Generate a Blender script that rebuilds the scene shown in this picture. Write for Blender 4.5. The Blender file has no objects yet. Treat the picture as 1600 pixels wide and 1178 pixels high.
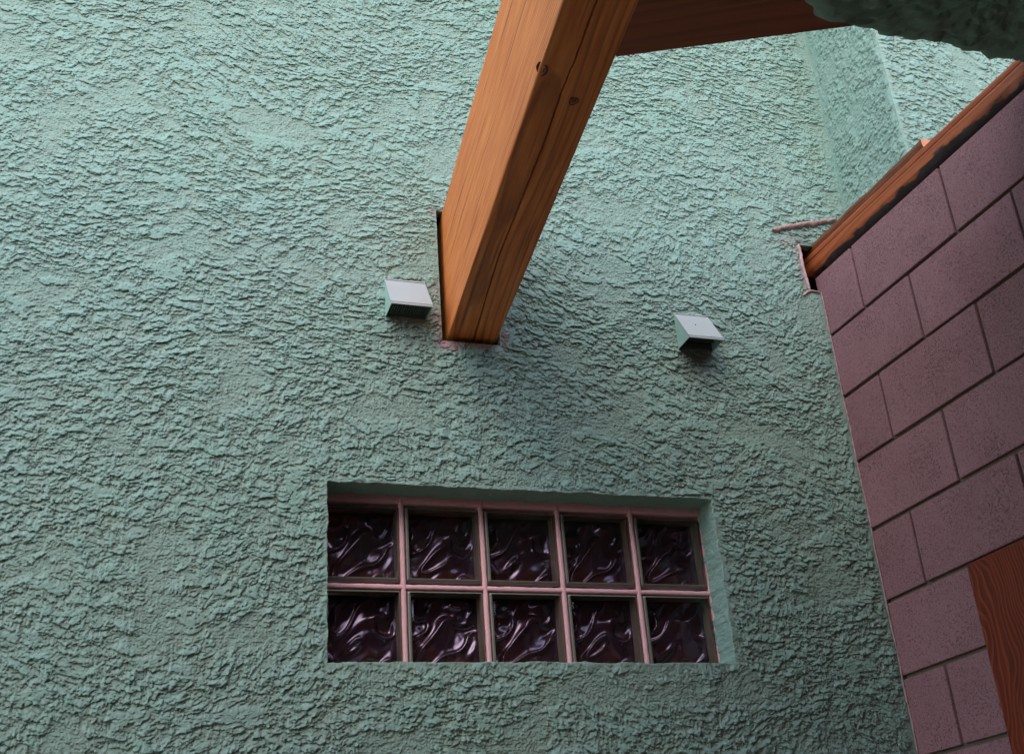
import bpy, bmesh, math, random
import numpy as np
from mathutils import Vector, Matrix

S = bpy.context.scene
COL = S.collection
random.seed(4)
RNG = np.random.RandomState(11)
R = math.radians

# ---------------------------------------------------------------- camera
cam = bpy.data.cameras.new('camera')
cam.sensor_width = 36.0
cam.lens = 1872.85 / 1600 * 36
cam.clip_start, cam.clip_end = 0.05, 500
co = bpy.data.objects.new('camera', cam)
COL.objects.link(co)
cr = Vector((0.95153238, -0.29980649, -0.0685726))
cu = Vector((-0.07345652, -0.43805976, 0.89593961))
cf = Vector((0.29864741, 0.84747844, 0.43885078))
co.matrix_world = Matrix(((cr.x, cu.x, -cf.x, -0.64621555), (cr.y, cu.y, -cf.y, -2.7046422),
                          (cr.z, cu.z, -cf.z, -0.82572567), (0, 0, 0, 1)))
cam.dof.use_dof = True
cam.dof.focus_distance = 3.2
cam.dof.aperture_fstop = 18.0
S.camera = co

# ---------------------------------------------------------------- light
SUN_EL, SUN_AZ = R(46), R(-148)          # azimuth from +Y towards +X: the sun stands to the left, behind the viewer
W = bpy.data.worlds.new('World')
S.world = W
W.use_nodes = True
nt = W.node_tree
sky = nt.nodes.new('ShaderNodeTexSky')
sky.sky_type = 'NISHITA'
sky.sun_disc = False
sky.sun_elevation = SUN_EL
sky.sun_rotation = SUN_AZ
sky.air_density = 1.0
sky.dust_density = 1.6
sky.ozone_density = 2.0
bg = nt.nodes['Background']
bg.inputs[1].default_value = 0.15
nt.links.new(sky.outputs[0], bg.inputs[0])
sun = bpy.data.lights.new('sun', 'SUN')
sun.energy = 0.8
sun.angle = R(125)
sun.color = (1.0, 0.96, 0.9)
so = bpy.data.objects.new('sun', sun)
COL.objects.link(so)
sd = Vector((math.sin(SUN_AZ) * math.cos(SUN_EL), math.cos(SUN_AZ) * math.cos(SUN_EL), math.sin(SUN_EL)))
so.rotation_euler = sd.to_track_quat('Z', 'Y').to_euler()
so.location = sd * 20
S.view_settings.view_transform = 'Standard'
S.view_settings.look = 'None'
S.view_settings.exposure = 1.58
S.view_settings.gamma = 1

# ---------------------------------------------------------------- noise
_perm = RNG.permutation(256)
_perm = np.concatenate([_perm, _perm, _perm])
_ang = RNG.rand(256) * 2 * np.pi
_gx, _gy = np.cos(_ang).astype(np.float32), np.sin(_ang).astype(np.float32)


def perlin(x, y, seed=0):
    x = np.asarray(x, np.float32) + np.float32(seed * 37.31)
    y = np.asarray(y, np.float32) + np.float32(seed * 11.77)
    xf, yf = np.floor(x), np.floor(y)
    xi, yi = xf.astype(np.int32) & 255, yf.astype(np.int32) & 255
    x = x - xf
    y = y - yf
    u = x * x * x * (x * (x * 6 - 15) + 10)
    v = y * y * y * (y * (y * 6 - 15) + 10)
    x1, y1 = (xi + 1) & 255, (yi + 1) & 255

    def g(ix, iy, dx, dy):
        h = _perm[_perm[ix] + iy]
        return _gx[h] * dx + _gy[h] * dy
    a = g(xi, yi, x, y)
    b = g(x1, yi, x - 1, y)
    c = g(xi, y1, x, y - 1)
    d = g(x1, y1, x - 1, y - 1)
    return 1.5 * ((a + u * (b - a)) + v * ((c + u * (d - c)) - (a + u * (b - a))))


def sstep(a, b, x):
    t = np.clip((x - a) / (b - a), 0, 1)
    return t * t * (3 - 2 * t)


def flakes(u, v, lam, lx, lz, warp, seed, thr):
    """trowel flakes: the surface swells downwards and breaks off at a ragged lower lip"""
    n = perlin(u / lx, v / lz, seed) + .42 * perlin(u / lx * 2.3, v / lz * 1.9, seed + 1) \
        + (.28 * perlin(u / .014, v / .014, seed + 2) + .26 * perlin(u / .0058, v / .0062, seed + 3)) * .022 / lam
    ph = v / lam + warp * n
    k = np.floor(ph)
    f = ph - k
    pres = perlin(u / (lx * .9) + k * 5.37, v / (lz * 3) + k * 3.19, seed + 4)
    amp = sstep(thr - .12, thr + .16, pres + .22 * perlin(u / .012, v / .012, seed + 5))
    prof = sstep(1.02, .30, f) * sstep(-.015, .02, f)
    return prof * amp, amp


def islands(u, v, lx, lz, seed, thr, up):
    """ragged flat pats of render: crisp below, feathered out towards the top"""
    def n(vv):
        return perlin(u / lx, vv / lz, seed) + .62 * perlin(u / lx * 2.1, vv / lz * 2.0, seed + 1) \
            + .40 * perlin(u / lx * 4.3, vv / lz * 3.9, seed + 2) + .26 * perlin(u / lx * 8.7, vv / lz * 7.9, seed + 3)
    a = n(v)
    return sstep(thr, thr + .10, a) * (.2 + .8 * sstep(thr - .2, thr + .3, n(v + up)))


def stucco_h(u, v):
    """height of the skip-trowelled render in metres"""
    lo = perlin(u / .42, v / .33, 31)
    lo2 = perlin(u / .2, v / .16, 32)
    uu = u + .012 * perlin(u / .06, v / .06, 33)
    vv = v + .05 * lo + .014 * lo2 + .10 * perlin(u / .9, v / .9, 34)
    a, ma = flakes(uu, vv, .031, .056, .042, .66, 1, .0 + .16 * lo2)
    b, mb = flakes(uu + 3.1, vv + 1.7, .019, .033, .025, .64, 9, .03 - .20 * lo2 + .12 * lo)
    c, mc = flakes(uu + 7.7, vv + 4.2, .0115, .018, .014, .6, 17, .08 + .15 * lo)
    i1 = islands(uu + 11, vv + 3, .062, .036, 50, .18, .011)
    i2 = islands(uu + 21, vv + 6, .034, .021, 54, .12, .007)
    i3 = islands(uu + 31, vv + 9, .018, .012, 58, .10, .004)
    h = .0034 * a + .0025 * b * (1 - .4 * ma) + .0013 * c * (1 - .5 * ma) + .0021 * i1 + .0023 * i2 + .0018 * i3
    # swiped flat patches and, elsewhere, bare gritty ground
    sw = sstep(.42, .60, perlin(u / .11, v / .055, 35) + .35 * perlin(u / .03, v / .02, 36) + .18 * perlin(u / .008, v / .008, 37))
    bare = sstep(.12, .55, perlin(u / .17, v / .14, 38) + .3 * perlin(u / .05, v / .04, 39))
    h = h * (1 - .72 * bare)
    h = np.maximum(h, .0046 * sw)
    h = np.where(h > .0064, .0064 + (h - .0064) * .3, h)          # knocked down by the trowel
    smooth = sstep(.0022, .0060, h)
    pits = np.maximum(0, perlin(u / .0095, v / .0085, 43) - .34) * .006
    grit = np.abs(perlin(u / .0075, v / .0068, 41)) * .0019 + perlin(u / .0042, v / .0040, 42) * .0009
    h = h + grit * (1 - .70 * smooth) - pits * (.5 + .5 * smooth) + .0012 * lo
    return h + .001, smooth


# ---------------------------------------------------------------- mesh helpers
def link(name, me, parent=None):
    o = bpy.data.objects.new(name, me)
    COL.objects.link(o)
    if parent is not None:
        o.parent = parent
    return o


def tag(o, label=None, cat=None, group=None, kind=None):
    if label:
        o['label'] = label
    if cat:
        o['category'] = cat
    if group:
        o['group'] = group
    if kind:
        o['kind'] = kind
    return o


def empty(name, loc=(0, 0, 0), rotz=0):
    o = bpy.data.objects.new(name, None)
    o.empty_display_size = .1
    o.location = loc
    o.rotation_euler = (0, 0, rotz)
    COL.objects.link(o)
    return o


def np_mesh(name, verts, quads, mat, smooth=False, attr=None):
    me = bpy.data.meshes.new(name)
    verts = np.asarray(verts, np.float32)
    quads = np.asarray(quads, np.int32)
    me.vertices.add(len(verts))
    me.vertices.foreach_set('co', verts.ravel())
    me.loops.add(quads.size)
    me.loops.foreach_set('vertex_index', quads.ravel())
    me.polygons.add(len(quads))
    me.polygons.foreach_set('loop_start', np.arange(0, quads.size, 4, dtype=np.int32))
    if smooth:
        me.polygons.foreach_set('use_smooth', np.ones(len(quads), bool))
    if attr is not None:
        for k, a in attr.items():
            at = me.attributes.new(k, 'FLOAT', 'POINT')
            at.data.foreach_set('value', np.asarray(a, np.float32).ravel())
    me.update(calc_edges=True)
    if mat:
        me.materials.append(mat)
    return me


def grid_quads(nu, nv, keep=None, flip=False):
    i, j = np.meshgrid(np.arange(nu - 1), np.arange(nv - 1), indexing='ij')
    a = (i * nv + j)
    q = np.stack([a, a + nv, a + nv + 1, a + 1], -1)
    if flip:
        q = q[..., ::-1]
    if keep is not None:
        return q[keep]
    return q.reshape(-1, 4)


def axis(a, b, step, lo, hi, snaps=()):
    """grid coordinates: fine between a and b, growing outside, snapped to the given values"""
    n = int(round((b - a) / step))
    x = np.linspace(a, b, n + 1)
    for s in snaps:
        k = np.argmin(abs(x - s))
        x[k] = s
    out = []
    st, p = step, a
    while p > lo + 1e-6:
        st = min(st * 1.08, .06)
        p = max(lo, p - st)
        out.append(p)
    left = np.array(out[::-1])
    out = []
    st, p = step, b
    while p < hi - 1e-6:
        st = min(st * 1.08, .06)
        p = min(hi, p + st)
        out.append(p)
    return np.concatenate([left, x, np.array(out)])


def bm_mesh(name, bm, mat, parent=None, smooth=False):
    me = bpy.data.meshes.new(name)
    bm.normal_update()
    bm.to_mesh(me)
    bm.free()
    if smooth:
        for p in me.polygons:
            p.use_smooth = True
    if mat:
        me.materials.append(mat)
    return link(name, me, parent)


def add_box(bm, lo, hi, bevel=0, seg=1, M=None):
    r = bmesh.ops.create_cube(bm, size=1)
    vs = r['verts']
    c = [(lo[i] + hi[i]) / 2 for i in range(3)]
    s = [hi[i] - lo[i] for i in range(3)]
    for v in vs:
        v.co = Vector((v.co.x * s[0] + c[0], v.co.y * s[1] + c[1], v.co.z * s[2] + c[2]))
    if bevel:
        es = list({e for v in vs for e in v.link_edges})
        r2 = bmesh.ops.bevel(bm, geom=es, offset=bevel, segments=seg, affect='EDGES', profile=.6)
        vs = list({v for f in r2['faces'] for v in f.verts} | {v for v in vs if v.is_valid})
    if M is not None:
        for v in vs:
            v.co = M @ v.co
    return vs


def add_prism(bm, pts, d0, d1, axis_=1):
    """polygon given in two axes, extruded along the third"""
    def P(p, d):
        if axis_ == 0:
            return (d, p[0], p[1])
        if axis_ == 1:
            return (p[0], d, p[1])
        return (p[0], p[1], d)
    a = [bm.verts.new(P(p, d0)) for p in pts]
    b = [bm.verts.new(P(p, d1)) for p in pts]
    n = len(pts)
    bm.faces.new(a)
    bm.faces.new(b[::-1])
    for i in range(n):
        bm.faces.new((a[i], b[i], b[(i + 1) % n], a[(i + 1) % n]))
    bmesh.ops.recalc_face_normals(bm, faces=bm.faces[:])


# ---------------------------------------------------------------- material helpers
class NT:
    def __init__(self, name):
        self.m = bpy.data.materials.new(name)
        self.m.use_nodes = True
        self.t = self.m.node_tree
        self.p = self.t.nodes['Principled BSDF']
        self.out = self.t.nodes['Material Output']

    def n(self, typ, **kw):
        nd = self.t.nodes.new(typ)
        for k, v in kw.items():
            if k.startswith('i_'):
                key = k[2:]
                nd.inputs[int(key) if key.isdigit() else key.replace('_', ' ')].default_value = v
            else:
                setattr(nd, k, v)
        return nd

    def l(self, a, b):
        self.t.links.new(a, b)
        return b

    def coord(self, kind='Object', scale=(1, 1, 1), loc=(0, 0, 0), rot=(0, 0, 0)):
        tc = self.n('ShaderNodeTexCoord')
        mp = self.n('ShaderNodeMapping')
        mp.inputs['Scale'].default_value = scale
        mp.inputs['Location'].default_value = loc
        mp.inputs['Rotation'].default_value = rot
        self.l(tc.outputs[kind], mp.inputs[0])
        return mp.outputs[0]

    def noise(self, vec, scale, detail=3, rough=.55, dist=0):
        nd = self.n('ShaderNodeTexNoise')
        nd.inputs['Scale'].default_value = scale
        nd.inputs['Detail'].default_value = detail
        nd.inputs['Roughness'].default_value = rough
        nd.inputs['Distortion'].default_value = dist
        self.l(vec, nd.inputs['Vector'])
        return nd.outputs['Fac']

    def ramp(self, fac, stops, interp='LINEAR'):
        nd = self.n('ShaderNodeValToRGB')
        cr_ = nd.color_ramp
        cr_.interpolation = interp
        while len(cr_.elements) < len(stops):
            cr_.elements.new(.5)
        for e, (p, c) in zip(cr_.elements, stops):
            e.position = p
            e.color = (*c, 1) if len(c) == 3 else c
        self.l(fac, nd.inputs[0])
        return nd.outputs[0]

    def mix(self, fac, a, b, mode='MIX'):
        nd = self.n('ShaderNodeMix', data_type='RGBA', blend_type=mode)
        for s, v in ((0, fac), (6, a), (7, b)):
            if hasattr(v, 'links') or hasattr(v, 'is_linked'):
                self.l(v, nd.inputs[s])
            else:
                nd.inputs[s].default_value = v if s == 0 else (*v, 1)
        return nd.outputs[2]

    def math(self, op, a, b=0.0, clamp=False):
        nd = self.n('ShaderNodeMath', operation=op, use_clamp=clamp)
        for s, v in ((0, a), (1, b)):
            if hasattr(v, 'is_linked'):
                self.l(v, nd.inputs[s])
            else:
                nd.inputs[s].default_value = v
        return nd.outputs[0]

    def bump(self, h, strength=.5, dist=.01, normal=None):
        nd = self.n('ShaderNodeBump')
        nd.inputs['Strength'].default_value = strength
        nd.inputs['Distance'].default_value = dist
        self.l(h, nd.inputs['Height'])
        if normal is not None:
            self.l(normal, nd.inputs['Normal'])
        return nd.outputs[0]

    def done(self, col=None, rough=None, normal=None, spec=None):
        for k, v in (('Base Color', col), ('Roughness', rough), ('Normal', normal), ('Specular IOR Level', spec)):
            if v is None:
                continue
            if hasattr(v, 'is_linked'):
                self.l(v, self.p.inputs[k])
            else:
                self.p.inputs[k].default_value = (*v, 1) if isinstance(v, tuple) else v
        return self.m


def mat_stucco(name, grey=1.0):
    t = NT(name)
    pk = t.n('ShaderNodeAttribute', attribute_name='pink')
    wr = t.n('ShaderNodeAttribute', attribute_name='grey_blot')
    v = t.coord()
    at = t.n('ShaderNodeAttribute', attribute_name='ht')
    big = t.noise(v, 2.2, 4, .6)
    mid = t.noise(v, 14, 4, .6)
    paint = t.mix(t.ramp(big, [(.35, (0, 0, 0)), (.65, (1, 1, 1))]), (.190, .318, .258), (.216, .328, .284))
    raw = t.mix(mid, (.210, .284, .228), (.198, .292, .242))
    f = t.math('ADD', t.math('MULTIPLY', at.outputs['Fac'], .8), t.math('MULTIPLY', t.math('SUBTRACT', mid, .42), 1.3), True)
    col = t.mix(f, raw, paint)
    col = t.mix(pk.outputs['Fac'], col, (.29, .19, .19))
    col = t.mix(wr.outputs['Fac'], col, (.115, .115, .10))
    fine = t.noise(v, 480, 3, .65)
    b1 = t.bump(fine, .5, .0016)
    g2 = t.noise(v, 210, 2, .5)
    b2 = t.bump(g2, .5, .0022, b1)
    return t.done(col, .78, b2, .35)


def mat_stucco_smooth(name, c=(.24, .42, .36)):
    t = NT(name)
    v = t.coord()
    mid = t.noise(v, 30, 4, .6)
    col = t.mix(mid, tuple(x * .92 for x in c), tuple(x * 1.06 for x in c))
    return t.done(col, .8, t.bump(t.noise(v, 200, 4, .6), .5, .002), .3)


def mat_wood(name, light, dark, line, pith=(.06, 0, -.25), freq=62, rough=.55, along=1, streak=.5, coat=0, contrast=1.0,
             wob=.03, fig=.35, fsc=3.0, wob2=None):
    """sawn timber: growth rings round a pith line running along the local axis 'along'"""
    t = NT(name)
    sc = [1, 1, 1]
    sc[along] = .07
    v = t.coord(scale=tuple(sc))
    tc = t.n('ShaderNodeTexCoord')
    sep = t.n('ShaderNodeSeparateXYZ')
    w1 = t.n('ShaderNodeTexNoise', i_Scale=9.0, i_Detail=2.0)
    t.l(v, w1.inputs['Vector'])
    add = t.n('ShaderNodeVectorMath', operation='MULTIPLY_ADD')
    t.l(w1.outputs['Color'], add.inputs[0])
    add.inputs[1].default_value = (wob, wob, wob)
    t.l(tc.outputs['Object'], add.inputs[2])
    w2 = t.n('ShaderNodeTexNoise', i_Scale=fsc, i_Detail=1.0)
    sc2 = [1, 1, 1]
    sc2[along] = fig
    t.l(t.coord(scale=tuple(sc2)), w2.inputs['Vector'])
    add2 = t.n('ShaderNodeVectorMath', operation='MULTIPLY_ADD')
    t.l(w2.outputs['Color'], add2.inputs[0])
    add2.inputs[1].default_value = (wob * 1.6,) * 3 if fsc == 3.0 else (.17, .17, .17)
    t.l(add.outputs[0], add2.inputs[2])
    t.l(add2.outputs[0], sep.inputs[0])
    ax = [i for i in range(3) if i != along]
    d0 = t.math('SUBTRACT', sep.outputs[ax[0]], pith[ax[0]])
    d1 = t.math('SUBTRACT', sep.outputs[ax[1]], pith[ax[1]])
    rr = t.math('SQRT', t.math('ADD', t.math('MULTIPLY', d0, d0), t.math('MULTIPLY', d1, d1)))
    ph = t.math('FRACT', t.math('MULTIPLY', rr, freq))
    ring = t.ramp(ph, [(0, (0, 0, 0)), (.55, (.12,) * 3), (.86, (1,) * 3), (.95, (.8,) * 3), (1, (0, 0, 0))])
    bandn = t.ramp(t.noise(v, 62, 3, .6), [(.36, (0, 0, 0)), (.62, (1, 1, 1))])
    base = t.mix(t.math('ADD', t.math('MULTIPLY', bandn, .65), t.math('MULTIPLY', t.noise(v, 6, 3), .35)), light, dark)
    sc3 = [1, 1, 1]
    sc3[along] = .025
    vf = t.coord(scale=tuple(sc3))
    fib = t.noise(vf, 270, 3, .65)
    base = t.mix(t.math('MULTIPLY', fib, .5), base, tuple(c * .55 for c in dark))
    rc = t.math('MULTIPLY', ring, contrast)
    col = t.mix(rc, base, line)
    st = t.ramp(t.noise(vf, 60, 2, .5), [(.61, (0, 0, 0)), (.70, (1, 1, 1))])
    col = t.mix(t.math('MULTIPLY', st, streak), col, tuple(c * .45 for c in line))
    sc4 = [1, 1, 1]
    sc4[along] = .018
    chk = t.ramp(t.noise(t.coord(scale=tuple(sc4)), 150, 2, .5), [(.66, (0, 0, 0)), (.72, (1, 1, 1))])
    col = t.mix(t.math('MULTIPLY', chk, .7 * streak), col, tuple(c * .25 for c in line))
    ck = t.n('ShaderNodeAttribute', attribute_name='crk')
    col = t.mix(ck.outputs['Fac'], col, (.03, .012, .006))
    h = t.math('ADD', t.math('MULTIPLY', fib, .6), t.math('MULTIPLY', ring, .25))
    m = t.done(col, rough, t.bump(h, .35, .0015), .4)
    if coat:
        t.p.inputs['Coat Weight'].default_value = coat
        t.p.inputs['Coat Roughness'].default_value = .25
    return m


def mat_block(name):
    t = NT(name)
    v = t.coord()
    isl = t.n('ShaderNodeNewGeometry').outputs['Random Per Island']
    a = t.noise(v, 5, 4, .6)
    c0 = t.mix(t.ramp(a, [(.35, (0, 0, 0)), (.68, (1, 1, 1))]), (.205, .090, .093), (.270, .133, .138))
    c0 = t.mix(t.math('MULTIPLY', isl, .65), c0, (.150, .066, .070))
    gr = t.noise(v, 330, 2, .6)
    c1 = t.mix(t.ramp(gr, [(.40, (0, 0, 0)), (.66, (.8, .8, .8))]), c0, (.29, .18, .19))
    gr2 = t.noise(v, 150, 2, .6)
    c1 = t.mix(t.ramp(gr2, [(.34, (.5, .5, .5)), (.45, (0, 0, 0))]), c1, (.075, .042, .045))
    vo = t.n('ShaderNodeTexVoronoi', i_Scale=150.0, i_Randomness=1.0)
    t.l(v, vo.inputs['Vector'])
    dens = t.noise(v, 9, 3, .6)
    rad = t.math('MULTIPLY', t.math('SUBTRACT', dens, .24), .85)
    pit = t.math('SUBTRACT', rad, vo.outputs['Distance'])
    pit = t.math('MULTIPLY', t.math('MAXIMUM', pit, 0.0), 8.0, True)
    h = t.math('SUBTRACT', t.math('MULTIPLY', gr, .35), pit)
    return t.done(c1, .85, t.bump(h, 1.0, .006), .25)


def mat_plain(name, c, rough=.7, var=.12, scale=40, bump=.3, metal=0, spec=.4):
    t = NT(name)
    v = t.coord()
    n1 = t.noise(v, scale, 4, .6)
    col = t.mix(n1, tuple(x * (1 - var) for x in c), tuple(min(1, x * (1 + var)) for x in c))
    t.p.inputs['Metallic'].default_value = metal
    return t.done(col, rough, t.bump(t.noise(v, scale * 6, 3), bump, .001) if bump else None, spec)


M_stucco = mat_stucco('teal_stucco')
M_reveal = mat_stucco_smooth('teal_stucco_smooth')
M_dark_hole = mat_plain('dark_cavity', (.02, .012, .012), .95, spec=0.05)
M_beam = mat_wood('beam_timber', (.90, .330, .085), (.58, .145, .026), (.24, .060, .016), pith=(.085, 0, -.06), freq=105, contrast=.62, streak=.7)
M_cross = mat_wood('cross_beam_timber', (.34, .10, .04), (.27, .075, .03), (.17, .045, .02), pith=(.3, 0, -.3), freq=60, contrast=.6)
M_plate = mat_wood('plate_timber', (.40, .105, .026), (.27, .060, .016), (.13, .028, .009), pith=(.25, 0, .02), freq=90, contrast=.6)
def add_wane(m, z0=.0, z1=.036):
    """blackened waney lower arris of the plate (its own charred-looking bark band with a ragged upper edge)"""
    t = NT.__new__(NT)
    t.m, t.t = m, m.node_tree
    t.p, t.out = t.t.nodes['Principled BSDF'], t.t.nodes['Material Output']
    tc = t.n('ShaderNodeTexCoord')
    sp = t.n('ShaderNodeSeparateXYZ')
    t.l(tc.outputs['Object'], sp.inputs[0])
    v = t.coord(scale=(1, .35, 1))
    n1 = t.noise(v, 16, 4, .65)
    lim = t.math('MULTIPLY', t.math('SUBTRACT', n1, .20), .10)
    d = t.math('MULTIPLY', t.math('SUBTRACT', lim, sp.outputs[2]), 110.0, True)
    old = t.p.inputs['Base Color'].links[0].from_socket
    t.l(t.mix(d, old, t.mix(t.noise(t.coord(), 120, 3), (.006, .003, .003), (.03, .013, .012))), t.p.inputs['Base Color'])


add_wane(M_plate)
M_panel = mat_wood('varnished_plywood', (.185, .026, .009), (.085, .011, .004), (.31, .075, .028), pith=(-.05, .02, 0), freq=95, rough=.35, fig=.9, fsc=4.5,
                   along=2, streak=.25, coat=.3, contrast=.45, wob=.05)
M_block = mat_block('purple_block')
M_mortar = mat_plain('dark_mortar', (.13, .105, .075), .95, .25, 60, .6)
M_pink = mat_plain('pink_grout', (.68, .375, .385), .85, .1, 90, .5)
M_over = mat_plain('pink_overspray', (.34, .20, .20), .85, .25, 60, .5)

# ---------------------------------------------------------------- ground
def ground():
    t = NT('bare_earth')
    v = t.coord()
    n1 = t.noise(v, .8, 5, .6)
    col = t.mix(n1, (.10, .08, .06), (.15, .12, .09))
    m = t.done(col, .9, t.bump(t.noise(v, 60, 4), .4, .004))
    bm = bmesh.new()
    bmesh.ops.create_grid(bm, x_segments=20, y_segments=20, size=60)
    o = bm_mesh('ground', bm, m)
    o.location = (0, 0, -2.42)
    tag(o, kind='structure')
    t = NT('bounce_slab_concrete')
    v = t.coord()
    m = t.done(t.mix(t.noise(v, 3, 5, .6), (.56, .42, .28), (.66, .50, .34)), .9, t.bump(t.noise(v, 90, 4), .3, .003))
    bm = bmesh.new()
    add_box(bm, (-2.6, -1.40, -2.43), (1.30, -.01, -2.36), .01)  # added pale slab, out of view, bouncing warm light up to the beam
    o = bm_mesh('added_bounce_slab', bm, m)
    tag(o, kind='structure')
    t = NT('added_floor_tile')
    v = t.coord()
    br = t.n('ShaderNodeTexBrick', i_Scale=3.3, i_Mortar_Size=.012)
    br.offset = 0
    br.inputs['Color1'].default_value = (.055, .04, .038, 1)
    br.inputs['Color2'].default_value = (.07, .05, .045, 1)
    br.inputs['Mortar'].default_value = (.04, .036, .034, 1)
    t.l(v, br.inputs['Vector'])
    m = t.done(br.outputs['Color'], .6)
    bm = bmesh.new()
    add_box(bm, (-3.0, -4.25, -2.43), (1.45, -1.42, -2.34), .01)  # added dark floor, out of view, to cut the bounce under the header
    o = bm_mesh('added_dark_floor', bm, m)
    tag(o, kind='structure')


ground()

# ---------------------------------------------------------------- stucco wall
OX0, OX1, OZ0, OZ1 = -.187, .843, -.185, .252        # window opening
BX0, BX1, BZ0, BZ1 = .119, .280, .668, 1.080         # beam pocket
NX0, NX1, NZ0, NZ1 = 1.279, 1.468, .942, 1.112       # plate pocket
XR = 1.477                                           # projecting bay: its side face
YB = -.34


def rect_dist(X, Z, x0, x1, z0, z1):
    dx = np.maximum(np.maximum(x0 - X, X - x1), 0)
    dz = np.maximum(np.maximum(z0 - Z, Z - z1), 0)
    return np.sqrt(dx * dx + dz * dz)


def stucco_wall():
    st = .0018
    xs = axis(-1.14, 1.5, st, -4.5, 1.5, (OX0, OX1, BX0, BX1, NX0, NX1))
    zs = axis(-.50, 2.06, st, -2.45, 3.3, (OZ0, OZ1, BZ0, BZ1, NZ0, NZ1))
    X, Z = np.meshgrid(xs, zs, indexing='ij')
    h, sm = stucco_h(X, Z)
    # the render is worked flat round the openings and into the corners
    dw = rect_dist(X, Z, OX0, OX1, OZ0, OZ1)
    dwn = dw + .006 * perlin(X / .02, Z / .02, 61)
    k = .45 + .55 * sstep(.0, .022, dwn)
    h = h * k
    h += .0025 * np.exp(-(dwn / .011) ** 2)
    dn = rect_dist(X, Z, NX0, NX1, NZ0, NZ1)
    h *= .3 + .7 * sstep(0, .02, dn)
    db = rect_dist(X, Z, BX0, BX1, BZ0, BZ1)
    h *= .4 + .6 * sstep(0, .015, db)
    corner = sstep(1.325, 1.30 , X + .012 * perlin(X / .05, Z / .05, 62))
    h = np.where(Z < NZ0, h * (.25 + .75 * corner), h)
    seam = np.exp(-((X - XR + .006 * perlin(X * 0, Z / .06, 63)) / .03) ** 2)
    h = np.where(Z > NZ1, h * (1 - .55 * seam), h)
    sm = sm * (1 - .75 * np.exp(-((X - .06) / .13) ** 2 - ((Z - .95) / .30) ** 2)) * (1 - .5 * np.exp(-((X - .25) / .3) ** 2 - ((Z - .55) / .14) ** 2))
    near = np.exp(-(dw / .014) ** 2)
    X0, Z0 = X, Z
    X = X + near * (.0030 * perlin(X0 / .045, Z0 / .045, 65) + .0012 * perlin(X0 / .012, Z0 / .012, 66))
    Z = Z + near * (.0030 * perlin(X0 / .045, Z0 / .045, 67) + .0012 * perlin(X0 / .012, Z0 / .012, 68))
    V = np.stack([X + .15 * h * perlin(X / .03, Z / .03, 64), -h, Z - 1.15 * h * sstep(0, .02, dw)], -1)
    # snap rims of the openings onto their true outline with a little wander
    xc, zc = (xs[:-1] + xs[1:]) / 2, (zs[:-1] + zs[1:]) / 2
    XC, ZC = np.meshgrid(xc, zc, indexing='ij')
    keep = np.ones(XC.shape, bool)
    for (x0, x1, z0, z1) in ((OX0, OX1, OZ0, OZ1), (BX0, BX1, BZ0, BZ1), (NX0, NX1, NZ0, NZ1)):
        keep &= ~((XC > x0) & (XC < x1) & (ZC > z0) & (ZC < z1))
    nv = len(zs)
    verts = [V.reshape(-1, 3)]
    quads = [grid_quads(len(xs), nv, keep)]
    sms = [sm.ravel()]
    base = V.shape[0] * V.shape[1]

    def sweep(ring, depth, rows, sloped=(0, 0), amp=.0022):
        """reveal swept inwards from a closed ring of wall vertices"""
        nonlocal base
        P = V.reshape(-1, 3)[ring]
        n = len(ring)
        prev = np.asarray(ring)
        for r in range(1, rows + 1):
            f = r / rows
            Q = P.copy()
            Q[:, 1] = P[:, 1] * (1 - f) + depth * f
            cx, cz = P[:, 0].mean(), P[:, 2].mean()
            nz = perlin(np.arange(n) * .09, np.full(n, r * .35), 70) * amp + perlin(np.arange(n) * .4, np.full(n, r * .6), 71) * amp * .6
            lipf = .004 * min(1, f * 6)
            Q[:, 0] += np.where(abs(P[:, 0] - cx) > .48 * np.ptp(P[:, 0]), np.sign(P[:, 0] - cx) * (nz), 0)
            Q[:, 2] += np.where(abs(P[:, 2] - cz) > .46 * np.ptp(P[:, 2]), np.sign(P[:, 2] - cz) * (lipf * .4 + nz), 0)
            verts.append(Q)
            sms.append(np.full(n, .9))
            cur = np.arange(base, base + n)
            a, b = prev, cur
            q = np.stack([a, np.roll(a, -1), np.roll(b, -1), b], -1)
            quads.append(q)
            prev = cur
            base += n

    def ring_of(x0, x1, z0, z1):
        i0, i1 = np.argmin(abs(xs - x0)), np.argmin(abs(xs - x1))
        j0, j1 = np.argmin(abs(zs - z0)), np.argmin(abs(zs - z1))
        r = [i * nv + j0 for i in range(i0, i1)] + [i1 * nv + j for j in range(j0, j1)] \
            + [i * nv + j1 for i in range(i1, i0, -1)] + [i0 * nv + j for j in range(j1, j0, -1)]
        return r
    sweep(ring_of(OX0, OX1, OZ0, OZ1), .125, 24)
    sweep(ring_of(BX0, BX1, BZ0, BZ1), .03, 6)
    sweep(ring_of(NX0, NX1, NZ0, NZ1), .03, 6)
    def blot(cx, cz, rx, rz, sd, hard=.35):
        w_ = .55 * perlin(X / .016, Z / .016, sd) + .35 * perlin(X / .006, Z / .006, sd + 1)
        return sstep(1 + hard, 1 - hard, np.sqrt(((X - cx) / rx) ** 2 + ((Z - cz) / rz) ** 2) + w_)
    pk = np.maximum.reduce([blot(.135, .660, .035, .017, 300), blot(.225, .662, .05, .008, 302) * .8, blot(.292, .69, .010, .035, 304) * .7,
                            blot(.108, .72, .011, .05, 306) * .55, blot(.108, 1.078, .008, .015, 308) * .7, blot(.107, .82, .008, .03, 310) * .4,
                            blot(1.262, 1.02, .012, .09, 312) * .35, blot(1.245, 1.118, .05, .022, 314) * .35])
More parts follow.
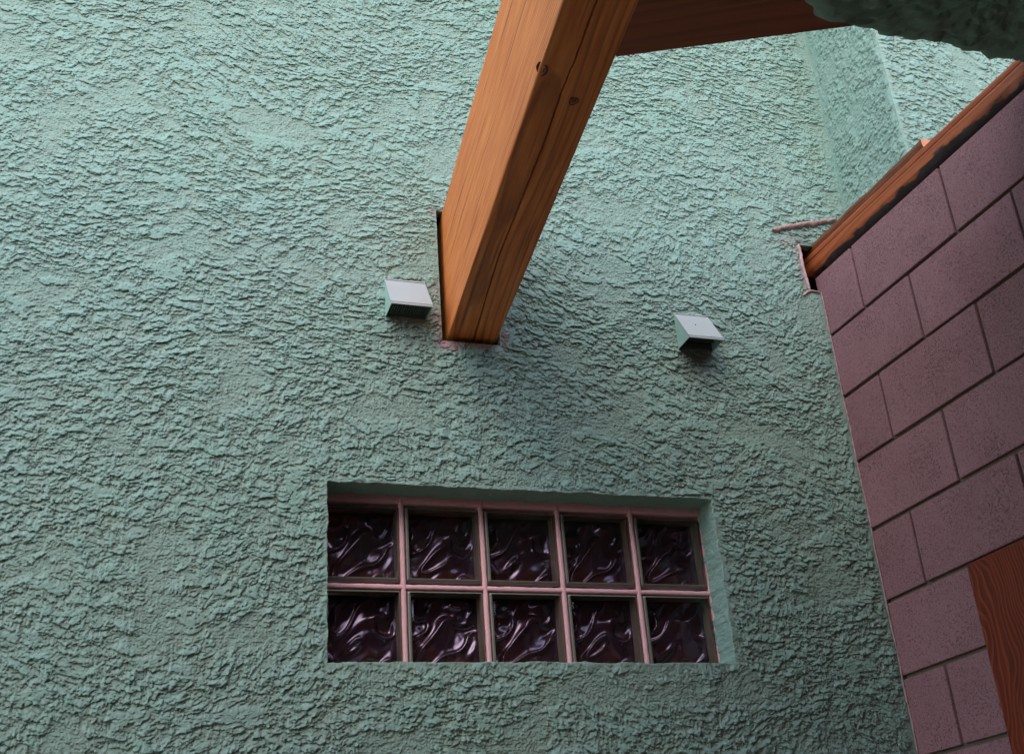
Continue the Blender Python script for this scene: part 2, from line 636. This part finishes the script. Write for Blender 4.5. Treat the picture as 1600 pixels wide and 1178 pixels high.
    so_ = np.maximum.reduce([blot(.862, .655, .05, .05, 320, .8) * .55, blot(.03, .675, .06, .045, 322, .8) * .35, blot(1.30, 1.145, .045, .025, 324, .6) * .45])  # darker grey blots below both vents and the flashing strip
    npad = sum(len(v_) for v_ in verts[1:])
    pad = np.zeros(npad)
    me = np_mesh('stucco_wall', np.concatenate(verts), np.concatenate(quads), M_stucco, True,
                 {'ht': np.concatenate(sms), 'pink': np.concatenate([pk.ravel(), pad]), 'grey_blot': np.concatenate([so_.ravel(), pad])})
    o = link('stucco_wall', me)
    tag(o, 'pale teal stucco wall with rough trowelled texture holding the glass block window', 'wall')
    # cavities behind the two timber pockets
    for (x0, x1, z0, z1) in ((BX0, BX1, BZ0, BZ1), (NX0, NX1, NZ0, NZ1)):
        bm = bmesh.new()
        add_box(bm, (x0 - .02, .028, z0 - .02), (x1 + .02, .3, z1 + .02))
        bmesh.ops.delete(bm, geom=[f for f in bm.faces if f.normal.y < -.9], context='FACES')
        bmesh.ops.reverse_faces(bm, faces=bm.faces[:])
        bm_mesh('timber_pocket', bm, M_dark_hole, o)
    # projecting bay above the block wall: side face and front face
    ys = axis(0.0, -YB, .0022, 0, -YB)
    zz = axis(1.1, 2.0, .0022, -2.42, 3.3)
    Y, Z = np.meshgrid(ys, zz, indexing='ij')
    ca, sa = math.cos(R(48)), math.sin(R(48))
    U2, V2 = ca * (Y + 9) + sa * Z, -sa * (Y + 9) + ca * Z
    h, sm = stucco_h(U2, V2)
    h *= 1.0 * (.25 + .75 * sstep(0, .05, Y)) * (.35 + .65 * sstep(0, .012, -YB - Y))
    P1 = np.stack([XR - h, -Y + .5 * h * sstep(0, .02, -YB - Y), Z - .6 * h], -1)
    xf = axis(XR, 2.35, .0022, XR, 4.2)
    X, Z2 = np.meshgrid(xf, zz, indexing='ij')
    h2, sm2 = stucco_h(X + 4.3, Z2 + 2.2)
    h2 *= .3 + .7 * sstep(0, .012, X - XR)
    P2 = np.stack([X, YB - h2, Z2 - 1.0 * h2], -1)
    P2[0] = P1[-1]
    nvz = len(zz)
    b1 = len(ys) * nvz
    me = np_mesh('projecting_bay', np.concatenate([P1.reshape(-1, 3), P2.reshape(-1, 3)]),
                 np.concatenate([grid_quads(len(ys), nvz), grid_quads(len(xf), nvz) + b1]), M_stucco, True,
                 {'ht': np.concatenate([np.maximum(sm.ravel(), .75), sm2.ravel()])})
    link('projecting_bay', me, o)
    return o


wall = stucco_wall()

# ---------------------------------------------------------------- glass block window
def glass_mats():
    t = NT('clear_glass')
    tr = t.n('ShaderNodeBsdfTransparent')
    tr.inputs[0].default_value = (.90, .86, .83, 1)
    gl = t.n('ShaderNodeBsdfGlossy')
    gl.inputs['Roughness'].default_value = .04
    lw = t.n('ShaderNodeLayerWeight', i_Blend=.5)
    fr = t.n('ShaderNodeMath', operation='MULTIPLY_ADD')       # Schlick's law, the same from both sides of the pane
    pw = t.n('ShaderNodeMath', operation='POWER')
    t.l(lw.outputs['Facing'], pw.inputs[0])
    pw.inputs[1].default_value = 5.0
    t.l(pw.outputs[0], fr.inputs[0])
    fr.inputs[1].default_value = .92
    fr.inputs[2].default_value = .045
    mx = t.n('ShaderNodeMixShader')
    t.l(fr.outputs[0], mx.inputs[0])
    t.l(tr.outputs[0], mx.inputs[1])
    t.l(gl.outputs[0], mx.inputs[2])
    t.l(mx.outputs[0], t.out.inputs[0])
    a = t.m
    b = NT('wavy_inner_glass')
    b.p.inputs['IOR'].default_value = 2.05
    b.p.inputs['Specular Tint'].default_value = (.80, .68, 1.0, 1)  # violet put into the reflection colour for light from inside
    vb = b.coord()
    cb = b.mix(b.ramp(b.noise(vb, 7, 2), [(.4, (0, 0, 0)), (.65, (1, 1, 1))]), (.022, .011, .019), (.060, .020, .017))
    b = b.done(cb, .19, None, .5)
    c = NT('block_side_glass')
    v = c.coord(scale=(1, 1, .15))
    col = c.mix(c.noise(v, 60, 2), (.20, .155, .12), (.10, .075, .06))
    c = c.done(col, .3, None, .5)
    return a, b, c


G_clear, G_wave, G_side = glass_mats()
G_edge = mat_plain('green_glass_edge', (.14, .125, .10), .2, .35, 25, 0, 0, .6)
GY = .08
GP = .2085
gxs = [-.1945 + GP * i for i in range(6)]            # joint centres across
gzs = [.0185 - .209, .0185, .0185 + .221]


def window():
    w = empty('glass_block_window', (.33, GY, -.185))
    tag(w, 'recessed window of ten wavy glass blocks in pink grout', 'window')
    # grout: a lattice of bars
    J = .0115
    bm = bmesh.new()
    x0, x1, z0, z1 = gxs[0] - .03, gxs[-1] + .03, gzs[0] - .03, gzs[-1] + .035
    nx, ny = x1 - x0, z1 - z0
    step = .004
    xs = np.arange(x0, x1, step)
    ox, oz = w.location.x, w.location.z

    def strip(a0, a1, b0, b1, d0, seed, horiz):
        n = max(2, int((a1 - a0) / .006))
        A = np.linspace(a0, a1, n)
        wob = lambda s: .0009 * perlin(A / .02, A * 0 + s, seed) + .0006 * perlin(A / .006, A * 0 + s, seed + 1)
        B = np.linspace(0, 1, 6)
        prof = np.array([.0, .8, 1, 1, .8, .0])
        rows = []
        for t_, p_ in zip(B, prof):
            bb = b0 + (b1 - b0) * t_ + (wob(t_ * 3.0))
            yy = d0 - .0022 * p_ + .0006 * perlin(A / .007, A * 0 + t_ * 9, seed + 2)
            rows.append([bm.verts.new((a - ox, y, b - oz) if horiz else (b - ox, y, a - oz)) for a, b, y in zip(A, bb, yy)])
        for r in range(5):
            for i in range(n - 1):
                bm.faces.new((rows[r][i], rows[r][i + 1], rows[r + 1][i + 1], rows[r + 1][i]))
        # sides going back
        for r in (0, 5):
            back = [bm.verts.new((v.co.x, .07, v.co.z)) for v in rows[r]]
            for i in range(n - 1):
                bm.faces.new((rows[r][i], rows[r][i + 1], back[i + 1], back[i]))
    for k, z in enumerate(gzs):
        a, b = z - J / 2, z + J / 2
        if k == 0:
            a = z - .04
        if k == 2:
            b = z + .04
        strip(x0, x1, a, b, .0006, 80 + k, True)
    for k, x in enumerate(gxs):
        a, b = x - J / 2, x + J / 2
        if k == 0:
            a = x - .03
        if k == 5:
            b = x + .03
        strip(z0, z1, a, b, .0, 90 + k, False)
    bmesh.ops.recalc_face_normals(bm, faces=bm.faces[:])
    bm_mesh('grout', bm, M_pink, w, True)
    # blocks
    half = (GP - J) / 2 - .0002
    n = 56
    g = np.linspace(-1, 1, n)
    U, Vv = np.meshgrid(g, g, indexing='ij')
    idx = 0
    for iz in (1, 0):
        for ix in range(5):
            idx += 1
            cx, cz = (gxs[ix] + gxs[ix + 1]) / 2, (gzs[iz] + gzs[iz + 1]) / 2
            b = bpy.data.objects.new('glass_block', None)
            b.empty_display_size = .05
            COL.objects.link(b)
            b.parent = w
            b.location = (cx - ox, 0, cz - oz)
            # front pane: pillowed edge, ring groove, faint waves
            e = np.maximum(abs(U), abs(Vv))
            rim = sstep(1.0, .93, e)
            groove = np.exp(-((e - .885) / .018) ** 2)
            y = .008 * (1 - rim) - .001 + .0022 * groove + .0003 * perlin(U * 2.2 + idx * 3, Vv * 2.2, 101) * sstep(.9, .6, e)
            Vt = np.stack([U * half, y, Vv * half], -1)
            me = np_mesh('front_pane', Vt.reshape(-1, 3), grid_quads(n, n), G_clear, True)
            me.materials.append(G_edge)
            ec = e.reshape(-1)[np.array([p.vertices[0] for p in me.polygons])]
            me.polygons.foreach_set('material_index', ((ec > .905)).astype(np.int32))
            link('front_pane', me, b)
            # inner pane: bold folded waves
            s1 = perlin(U * 1.15 + 3.1, Vv * 1.15 + 7.7, 102)
            s2 = perlin(U * 1.15 + 8.1, Vv * 1.15 + 1.7, 103)
            vr = ((idx * 7) % 10) * .075
            a = perlin(U * .8 + .55 * s1 + vr, Vv * 1.2 - .9 * U + .55 * s2, 104)
            r_ = 1 - abs(perlin(U * .7 + .5 * s2 + vr, Vv * 1.4 - 1.2 * U + .5 * s1, 105)) * 2.4
            f_ = perlin(U * 2.2 + s1 + idx * 1.7, Vv * 2.8 - 2 * U + s2 + vr, 106)
            y = .048 + sstep(1, .8, e) * (.014 * a - .011 * np.maximum(r_, 0) ** 3 + .0022 * f_)
            Vt = np.stack([U * (half - .004), y, Vv * (half - .004)], -1)
            me = np_mesh('wavy_pane', Vt.reshape(-1, 3), grid_quads(n, n), G_wave, True)
            link('wavy_pane', me, b)
            # hollow sides of the block
            bm = bmesh.new()
            m_ = 28
            for sd_ in range(4):
                rows = []
                for d in range(6):
                    row = []
                    for i in range(m_):
                        t_ = -1 + 2 * i / (m_ - 1)
                        dd = .006 + .046 * d / 5
                        off = half - .004 + .0022 * math.sin(d * 2.2 + t_ * 2 + idx) - .001
                        p = [(t_ * half, dd, off), (off, dd, t_ * half), (t_ * half, dd, -off), (-off, dd, t_ * half)][sd_]
                        row.append(bm.verts.new(p))
                    rows.append(row)
                for d in range(5):
                    for i in range(m_ - 1):
                        bm.faces.new((rows[d][i], rows[d][i + 1], rows[d + 1][i + 1], rows[d + 1][i]))
            bm_mesh('side_wall', bm, G_side, b, True)
    return w


window()

# ---------------------------------------------------------------- timber beam
SK = .0947                                            # the beam runs a little askew
BW, BH = .135, .395


def timber(name, L, wdt, hgt, mat, bot=None, back=.25, step=.012, crack=None, wane=None, seed=0, parent=None, rnd=.0035):
    """sawn timber along local -Y from y=+back to y=-L; x 0..wdt, z 0..hgt, rounded arrises, optional drying crack below"""
    prof = []

    def edge(p, q, n):
        for i in range(n):
            f = i / n
            prof.append((p[0] + (q[0] - p[0]) * f, p[1] + (q[1] - p[1]) * f))

    def arc(cx, cz, a0, a1):
        for i in range(4):
            a = R(a0 + (a1 - a0) * i / 4)
            prof.append((cx + rnd * math.cos(a), cz + rnd * math.sin(a)))
    nb = int(wdt / .0008) if crack else int(wdt / .006)
    nh = int(hgt / .008)
    edge((rnd, 0), (wdt - rnd, 0), nb)
    arc(wdt - rnd, rnd, -90, 0)
    edge((wdt, rnd), (wdt, hgt - rnd), nh)
    arc(wdt - rnd, hgt - rnd, 0, 90)
    edge((wdt - rnd, hgt), (rnd, hgt), max(4, int(wdt / .02)))
    arc(rnd, hgt - rnd, 90, 180)
    edge((0, hgt - rnd), (0, rnd), nh)
    arc(rnd, rnd, 180, 270)
    prof = np.array(prof)
    ys = np.arange(back, -L - 1e-6, -step)
    m, n = len(ys), len(prof)
    PX = np.tile(prof[:, 0], (m, 1))
    PZ = np.tile(prof[:, 1], (m, 1))
    PY = np.tile(ys[:, None], (1, n))
    # slight hand-sawn unevenness
    PX += .0012 * perlin(PY / .35, PZ / .2 + PX * 3, 120 + seed) * 1
    PZ += .0012 * perlin(PY / .3, PX / .2, 121 + seed)
    if crack is not None:
        cs = np.interp(-PY, crack[0], crack[1]) + .0008 * perlin(PY / .03, PY * 0, 122) + .0008 * perlin(PY / .009, PY * 0, 123)
        wd = .0018 + .0007 * perlin(PY / .12, PY * 0, 124)
        isb = PZ < .003
        dpt = np.maximum(0, 1 - abs(PX - cs) / np.maximum(wd, .0004))
        PZ += np.where(isb, .03 * np.minimum(1, dpt * 2.5), 0)
        crk = np.where(isb, np.minimum(1, dpt * 2), 0)
    attr = {'crk': np.concatenate([crk.ravel(), [0, 0]])} if crack is not None else None
    V = np.stack([PX, PY, PZ], -1).reshape(-1, 3)
    i, j = np.meshgrid(np.arange(m - 1), np.arange(n), indexing='ij')
    a = i * n + j
    b = i * n + (j + 1) % n
    q = np.stack([a, b, b + n, a + n], -1).reshape(-1, 4)
    # end caps as fans of quads
    e0, e1 = len(V), len(V) + 1
    V = np.vstack([V, [[wdt / 2, back, hgt / 2], [wdt / 2, -L, hgt / 2]]])
    caps = []
    for k in range(0, n - 1, 2):
        caps.append([e0, (k + 2) % n, k + 1, k])
        o_ = (m - 1) * n
        caps.append([e1, o_ + k, o_ + k + 1, o_ + (k + 2) % n])
    q = np.vstack([q, caps])
    return link(name, np_mesh(name, V, q, mat, True, attr), parent)


crack = ([-.3, 0, .2, .4, .6, .85, 1.0, 1.1, 1.254, 1.8, 2.5],
         [.0725, .0725, .063, .0560, .0585, .0620, .0580, .0605, .0600, .066, .063])
beam = timber('timber_beam', 3.4, BW, BH, M_beam, step=.008, crack=crack, seed=1)
beam.location = (.136, 0, .682)
beam.rotation_euler = (0, 0, -math.atan(SK))
tag(beam, 'thick orange timber beam with a long crack coming out of the stucco wall', 'beam')
M_knot = mat_plain('knot_wood', (.045, .015, .008), .7, .5, 160, .6)
M_plug = mat_plain('knot_heart', (.17, .055, .025), .6, .4, 200, .4)


def knot(x, s, rx, ry, edge_):
    """a knot: dark rim ring sunk round a paler heart"""
    bm = bmesh.new()
    rings = []
    prof = [(1.0, .0006), (.86, -.0012), (.72, .0018), (.4, -.0008), (.0, -.0016)]
    for rr_, dz in prof:
        row = []
        for k in range(20):
            a = k * math.tau / 20
            wv = 1 + .08 * math.sin(3 * a + s * 9) + .05 * math.sin(5 * a)
            row.append(bm.verts.new((rx * rr_ * wv * math.cos(a), ry * rr_ * wv * math.sin(a), dz)))
        rings.append(row)
    for r_ in range(len(rings) - 1):
        for k in range(20):
            bm.faces.new((rings[r_][k], rings[r_][(k + 1) % 20], rings[r_ + 1][(k + 1) % 20], rings[r_ + 1][k]))
    bmesh.ops.recalc_face_normals(bm, faces=bm.faces[:])
    o = bm_mesh('knot', bm, M_knot, beam, True)
    o.data.materials.append(M_plug)
    for p in o.data.polygons:
        if (p.center.x / rx) ** 2 + (p.center.y / ry) ** 2 < .5:
            p.material_index = 1
    o.location = (x, -s, -.0012)
    if edge_:
        o.location = (x, -s, .0022)
        o.rotation_euler = (0, R(38), 0)
    return o


knot(.0045, 1.061, .0125, .018, True)
knot(.2237 - .136, .982, .010, .012, False)

# cross beam butted into the main beam, running askew towards the viewer
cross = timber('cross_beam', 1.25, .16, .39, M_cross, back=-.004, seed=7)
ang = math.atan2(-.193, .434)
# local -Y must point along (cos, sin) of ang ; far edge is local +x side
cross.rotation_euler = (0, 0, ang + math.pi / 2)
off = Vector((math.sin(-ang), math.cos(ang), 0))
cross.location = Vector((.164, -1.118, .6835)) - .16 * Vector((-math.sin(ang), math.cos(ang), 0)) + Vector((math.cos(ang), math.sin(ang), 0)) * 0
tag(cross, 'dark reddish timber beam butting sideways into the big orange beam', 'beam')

# ---------------------------------------------------------------- block wall
XC, SL = 1.3249, .04496
P = .2032
ZJ = .79372
YH = .17017


def bw(s, d, z):
    """block wall coordinates: s along the wall from the corner, d out of its face"""
    return (XC + SL * s - d, -s, z)


def block_wall():
    bm = bmesh.new()
    J = .0105
    T = .15
    rnd_ = random.Random(9)
    for k in range(-1, 16):
        z1_ = ZJ - k * P - J / 2 + (0 if k >= 0 else -.0)
        z0_ = ZJ - (k + 1) * P + J / 2
        if k == -1:
            z1_ = 1.003
        st = YH if k % 2 else YH - P
        s = -.015
        edges = []
        q = st
        while q < .02:
            q += 2 * P
        cur = s
        while cur < 4.2:
            edges.append((cur, q - .0045))
            cur = q + .0045
            q += 2 * P
        for a, b in edges:
            dd = rnd_.uniform(-.0012, .0012)
            jz = rnd_.uniform(-.001, .001)
            M = None
            vs = add_box(bm, (a, -T, z0_ + jz), (b, dd, z1_ + jz), .0028, 2)
            for v in vs:
                v.co = Vector(bw(v.co.x, v.co.y, v.co.z))
    bmesh.ops.recalc_face_normals(bm, faces=bm.faces[:])
    o = bm_mesh('block_wall', bm, M_block, None)
    tag(o, 'mauve concrete block wall meeting the teal stucco at the right', 'wall')
    # raked mortar behind the faces
    bm = bmesh.new()
    vs = add_box(bm, (-.01, -T + .02, -2.43), (4.2, -.0115, .996))
    for v in vs:
        v.co = Vector(bw(v.co.x, v.co.y, v.co.z))
    bm_mesh('mortar_joint', bm, M_mortar, o)
    # caulk line in the corner, irregular and pinkish
    n = 420
    zz = np.linspace(-.62, .944, n)
    zz2 = np.linspace(-2.4, -.62, 40)[:-1]
    zz = np.concatenate([zz2, zz])
    n = len(zz)
    wv = .0019 + .0011 * perlin(zz / .03, zz * 0, 140) + .001 * perlin(zz / .008, zz * 0, 141)
    cx = XC - .0022 + .0022 * perlin(zz / .09, zz * 0, 142)
    rows = []
    for a in np.linspace(-.2, 1.2, 7):
        an = math.pi * a
        rows.append(np.stack([cx - wv * math.cos(an), -.005 - wv * math.sin(an) * 1.2, zz], -1))
    Vt = np.stack(rows, 0)
    me = np_mesh('corner_caulk', Vt.reshape(-1, 3), grid_quads(7, n), mat_plain('corner_caulk', (.33, .215, .215), .8, .25, 40, .4), True)
    link('corner_caulk', me, o)
    return o


block_wall()

# ---------------------------------------------------------------- wall plate on the block wall
def wall_plate():
    root = empty('wall_plate', bw(0, 0, 1.006))
    root.rotation_euler = (0, 0, math.atan(SL))
    tag(root, 'weathered reddish timber plate lying along the top of the mauve block wall', 'timber plate')
    # lower board with a ragged dark waney lower arris
    L = 2.3
    ys = np.arange(.17, -L, -.006)
    prof = [(.14, 0), (.02, .0), (.004, .006), (-.0005, .018), (-.002, .030), (-.002, .040), (-.002, .05), (-.002, .058), (-.0015, .0625), (.001, .0635),
            (-.0012, .0645), (-.002, .07), (-.002, .076), (-.002, .082), (.0, .085), (.02, .086), (.14, .086)]
    prof = np.array(prof)
    m, n = len(ys), len(prof)
    PX = np.tile(prof[:, 0], (m, 1)); PZ = np.tile(prof[:, 1], (m, 1)); PY = np.tile(ys[:, None], (1, n))
    wn = .5 + .5 * perlin(PY / .10, PZ * 0, 150) + .35 * perlin(PY / .03, PZ * 0, 151)
    low = sstep(.042, .0, PZ)
    PX += low * np.clip(wn, 0, 1.4) * .016 * (PX < .05) + .0008 * perlin(PY / .02, PZ / .01, 152)
    PZ += low * np.clip(wn, 0, 1) * .004
    V = np.stack([PX, PY, PZ], -1)
    me = np_mesh('lower_board', V.reshape(-1, 3), grid_quads(m, n), M_plate, True)
    o = link('lower_board', me, root)
    # upper board, sawn off half way along
    bm = bmesh.new()
    ys2 = np.arange(.17, -.545, -.008)
    pr = [(.13, .0885), (.012, .0885), (.0065, .0895), (.004, .096), (.0035, .105), (.005, .114), (.009, .1185), (.02, .120), (.13, .120)]
    rows = []
    for i, y in enumerate(ys2):
        rows.append([bm.verts.new((p_[0] + .001 * math.sin(y * 40 + p_[1] * 60), y, p_[1] + .0012 * math.sin(y * 23) + .0008 * math.sin(y * 91))) for p_ in pr])
    for i in range(len(rows) - 1):
        for j in range(len(pr) - 1):
            bm.faces.new((rows[i][j], rows[i][j + 1], rows[i + 1][j + 1], rows[i + 1][j]))
        bm.faces.new((rows[i][-1], rows[i][0], rows[i + 1][0], rows[i + 1][-1]))
    bm.faces.new(rows[-1])
    bm.faces.new(rows[0][::-1])
    bmesh.ops.recalc_face_normals(bm, faces=bm.faces[:])
    ub = bm_mesh('upper_board', bm, mat_wood('upper_board_timber', (.20, .062, .020), (.14, .038, .012), (.07, .018, .007), pith=(.2, 0, .3), freq=100), root)
    ub.data.materials.append(mat_plain('fresh_end_grain', (.60, .27, .15), .8, .2, 90, .5))
    for p in ub.data.polygons:
        if p.normal.y < -.9:
            p.material_index = 1
    return root


wall_plate()

# broken lip of render round the plate pocket, and the flashing above it
def ribbon(name, pts, wid, mat, parent, seed, thick=.005, y0=-.002):
    """irregular raised bead along a polyline on the wall plane"""
    pts = np.array(pts, float)
    seg = np.linalg.norm(np.diff(pts, axis=0), axis=1)
    L = np.concatenate([[0], np.cumsum(seg)])
    n = int(L[-1] / .003) + 2
    s = np.linspace(0, L[-1], n)
    X, Z = np.interp(s, L, pts[:, 0]), np.interp(s, L, pts[:, 1])
    tx, tz = np.gradient(X), np.gradient(Z)
    ln = np.hypot(tx, tz)
    nx, nz = -tz / ln, tx / ln
    w_ = wid * (1 + .35 * perlin(s / .03, s * 0, seed) + .2 * perlin(s / .009, s * 0, seed + 1)) / 2
    w_ *= np.minimum(1, .3 + np.minimum(s, L[-1] - s) / .01)
    c = .0015 * perlin(s / .02, s * 0, seed + 2)
    rows = []
    for a in np.linspace(0, math.pi, 7):
        o_ = c + w_ * math.cos(a)
        rows.append(np.stack([X + nx * o_, np.full(n, y0) - thick * math.sin(a) * (1 + .3 * perlin(s / .012, s * 0 + a, seed + 3)), Z + nz * o_], -1))
    V = np.stack(rows, 0)
    return link(name, np_mesh(name, V.reshape(-1, 3), grid_quads(7, n), mat, True), parent)


M_lip = mat_plain('broken_render', (.40, .25, .25), .9, .35, 60, .7)
ribbon('broken_edge', [(1.276, 1.108), (1.278, 1.07), (1.2755, 1.03), (1.281, .985), (1.283, .948)], .010, M_lip, wall, 160, .007)
ribbon('broken_edge', [(1.256, .925), (1.270, .936), (1.284, .945), (1.318, .943)], .007, M_lip, wall, 170, .006)
fl = empty('flashing', (1.30, 0, 1.17))
tag(fl, 'tilted pinkish metal flashing strip above the corner where the timber plate enters the wall', 'flashing')
M_rust = mat_plain('rusty_flashing', (.30, .19, .165), .6, .3, 50, .4, .2)
rb = ribbon('drip_edge', [(1.189 - 1.30, 1.147 - 1.17), (1.25 - 1.30, 1.168 - 1.17), (1.33 - 1.30, 1.190 - 1.17), (1.43 - 1.30, 1.217 - 1.17)], .019, M_rust, fl, 180, .013, -.005)
# ---------------------------------------------------------------- vents
M_hood = mat_plain('vent_metal', (.31, .338, .33), .45, .12, 9, .15)
M_vside = mat_plain('vent_painted_side', (.26, .42, .35), .6, .08, 30, .3)
M_grille = mat_plain('vent_grille', (.075, .10, .088), .6, .2, 30, .2)


def make_vent(name, w, hb, dl, dr, label, grille):
    """wedge hood: slanted lid from the wall down to the front lip, two cheeks, open underside"""
    root = empty(name)
    tag(root, label, 'vent', 'exhaust vents on the stucco wall')
    th = .0016
    bm = bmesh.new()
    lip = .006
    # slanted lid
    a = [(0, 0, hb), (w, 0, hb), (w, -dr, lip), (0, -dl, lip)]
    top = [bm.verts.new((p[0] + (-.0012 if p[0] == 0 else .0012), p[1] - (.002 if p[1] else 0), p[2] + .0012)) for p in a]
    low = [bm.verts.new((p[0], p[1] + .001, p[2] - th)) for p in a]
    bm.faces.new(top)
    bm.faces.new(low[::-1])
    for i in range(4):
        bm.faces.new((top[i], low[i], low[(i + 1) % 4], top[(i + 1) % 4]))
    # front lip turned down
    add_prism(bm, [(0, 0), (w, 0), (w, lip + .001), (0, lip + .001)], 0, .0015, 1)
    for v in bm.verts[-8:]:
        f = v.co.x / w
        v.co.y += -(dl * (1 - f) + dr * f) - .0015
    bmesh.ops.recalc_face_normals(bm, faces=bm.faces[:])
    es = [e for e in bm.edges if e.calc_length() > .03]
    bmesh.ops.bevel(bm, geom=es, offset=.0008, segments=2, affect='EDGES')
    bm_mesh('hood', bm, M_hood, root)
    for x, d in ((0, dl), (w - .0015, dr)):
        bm = bmesh.new()
        add_prism(bm, [(0.0, 0), (-d, 0.0), (-d, lip), (0.0, hb - .001)], x, x + .0015, 0)
        bm_mesh('cheek', bm, M_vside, root)
    # grille of bars set up inside the mouth
    bm = bmesh.new()
    n = 17
    for i in range(n):
        x = .004 + (w - .008) * i / (n - 1)
        d = dl * (1 - x / w) + dr * x / w
        add_box(bm, (x - .0012, -d + .004, .006), (x + .0012, -.004, .010))
    add_box(bm, (.002, -.012, .0105), (w - .002, -.004, .0125))
    add_box(bm, (.002, -.034, .0105), (w - .002, -.030, .0125))
    if grille:
        bm_mesh('grille', bm, M_grille, root)
    else:
        bm.free()
        bm = bmesh.new()
        add_box(bm, (.006, -.03, .014), (w - .006, -.028, .06))
        bm_mesh('damper_flap', bm, M_grille, root)
    if not grille:
        bm = bmesh.new()
        bmesh.ops.create_uvsphere(bm, u_segments=10, v_segments=6, radius=.0018)
        sc = bm_mesh('screw', bm, M_grille, root, True)
        sc.location = (w * .42, -dl * .52 - .0022, hb * .52)
    # back flange on the wall
    bm = bmesh.new()
    add_box(bm, (.002, -.0065, .002), (w - .002, .006, hb - .006))
    bm_mesh('back_plate', bm, M_grille, root)
    return root


v1 = make_vent('exhaust_vent', .110, .118, .0725, .0725, 'pale metal vent hood with barred mouth just left of the orange beam', True)
v1.location = (-.034, -.004, .7205)
v2 = make_vent('exhaust_vent', .106, .118, .0705, .0705, 'pale metal vent hood with dark open mouth standing alone right of the orange beam', False)
v2.location = (.810, -.004, .7025)

# ---------------------------------------------------------------- wooden panel at the right
def panel():
    bm = bmesh.new()
    add_box(bm, (.0, 0, 0), (.022, 1.35, 1.30), .0015, 2)
    o = bm_mesh('wooden_panel', bm, M_panel)
    # local y runs along the wall away from the corner
    o.location = bw(.356, .024, -.028 - 1.30)
    o.rotation_euler = (0, 0, math.pi + math.atan(SL))
    for v in o.data.vertices:
        v.co.x = -v.co.x
    o.data.flip_normals()
    tag(o, 'reddish brown varnished wood panel fixed on the mauve block wall', 'panel')


panel()

# ---------------------------------------------------------------- stucco header near the viewer (dark, upper right)
def header():
    # plan outline of the underside, z = .66
    plan = [(.395, -1.395), (.45, -1.35), (.482, -1.326), (.56, -1.332), (.64, -1.318), (.74, -1.33), (.83, -1.32), (.93, -1.314), (1.2, -1.31), (1.30, -1.31)]
    near = [(1.30, -1.78), (.15, -1.78), (.20, -1.60)]
    pts = np.array(plan + near)
    n = len(pts)
    out = []
    for i in range(n):
        p, q = pts[i], pts[(i + 1) % n]
        m = max(1, int(np.linalg.norm(q - p) / .008))
        for k in range(m):
            out.append(p + (q - p) * k / m)
    C = np.array(out)
    ctr = np.array([.8, -1.55])
    d = C - ctr
    d /= np.linalg.norm(d, axis=1)[:, None]
    N = len(C)
    s = np.arange(N) * .008
    prof = []                        # (inset, z): underside from the centre out, round the arris, up the face
    for f in np.linspace(1, 0, 40)[:-1]:
        prof.append((f, .66))
    rows = []
    for k, (f, z) in enumerate(prof):
        p = ctr + (C - ctr) * (1 - f * .97)
        rows.append(np.stack([p[:, 0], p[:, 1], np.full(N, z)], -1))
    for z in np.concatenate([np.arange(.664, .9, .007), np.arange(.9, 1.55, .03)]):
        rows.append(np.stack([C[:, 0], C[:, 1], np.full(N, z)], -1))
    V = np.stack(rows, 0)
    nb = len(prof)
    h = np.zeros(V.shape[:2])
    hb, _ = stucco_h(V[:nb, :, 0] * 1.0 + 20, V[:nb, :, 1] * 1.0 + 5)
    V[:nb, :, 2] -= hb * 2.6
    hs, _ = stucco_h(np.tile(s, (V.shape[0] - nb, 1)) + 30, V[nb:, :, 2])
    lump = .006 * perlin(s / .05, s * 0, 200) + .004 * perlin(s / .02, s * 0, 201)
    V[nb:, :, 0] += d[:, 0] * (hs * 2.2 + lump)
    V[nb:, :, 1] += d[:, 1] * (hs * 2.2 + lump)
    V[nb - 1] = V[nb - 1] * .5 + V[nb] * .5
    m = V.shape[0]
    i, j = np.meshgrid(np.arange(m - 1), np.arange(N), indexing='ij')
    a = i * N + j
    b = i * N + (j + 1) % N
    q = np.stack([a, b, b + N, a + N], -1).reshape(-1, 4)[:, ::-1]
    me = np_mesh('stucco_header', V.reshape(-1, 3), q, M_stucco, True, {'ht': np.full(m * N, .7)})
    o = link('stucco_header', me)
    tag(o, 'rough teal stucco header in deep shade overhead at the upper right corner', 'header')


header()

# ---------------------------------------------------------------- added roof boards out of view, stepped to shade the stucco
def shade_roof():
    bm = bmesh.new()
    for i in range(16):
        y1 = -1.55 - i * .145
        add_box(bm, (-2.2, y1 - .140, 1.092), (-.46, y1, 1.12), .003)
    for i in range(15):
        y1 = -1.75 - i * .145
        add_box(bm, (-.455, y1 - .140, 1.092), (.19, y1, 1.12), .003)
    for i in range(22):
        y1 = -.965 - i * .145
        add_box(bm, (.195, y1 - .140, 1.092), (1.6, y1, 1.12), .003)
    o = bm_mesh('added_shade_roof', bm, mat_wood('shade_roof_boards', (.20, .08, .035), (.16, .06, .025), (.10, .035, .014), along=0))
    tag(o, 'added unseen board roof over the orange timber beam, shading the stucco wall', 'roof')


shade_roof()


# ---------------------------------------------------------------- added unseen walls behind and left of the viewer, keeping low light out
def added_rear_wall():
    bm = bmesh.new()
    add_box(bm, (-3.0, -4.25, -2.42), (1.55, -4.08, 1.09), .004)
    add_box(bm, (-3.0, -4.075, -2.42), (-2.85, -2.4, 1.09), .004)
    o = bm_mesh('added_rear_wall', bm, M_block)
    tag(o, 'added unseen mauve block wall behind the viewer, keeping low light off the stucco', 'wall')


added_rear_wall()
for _o in COL.objects:
    if _o.parent is None and 'label' in _o and 'kind' not in _o:
        _o['kind'] = 'thing'
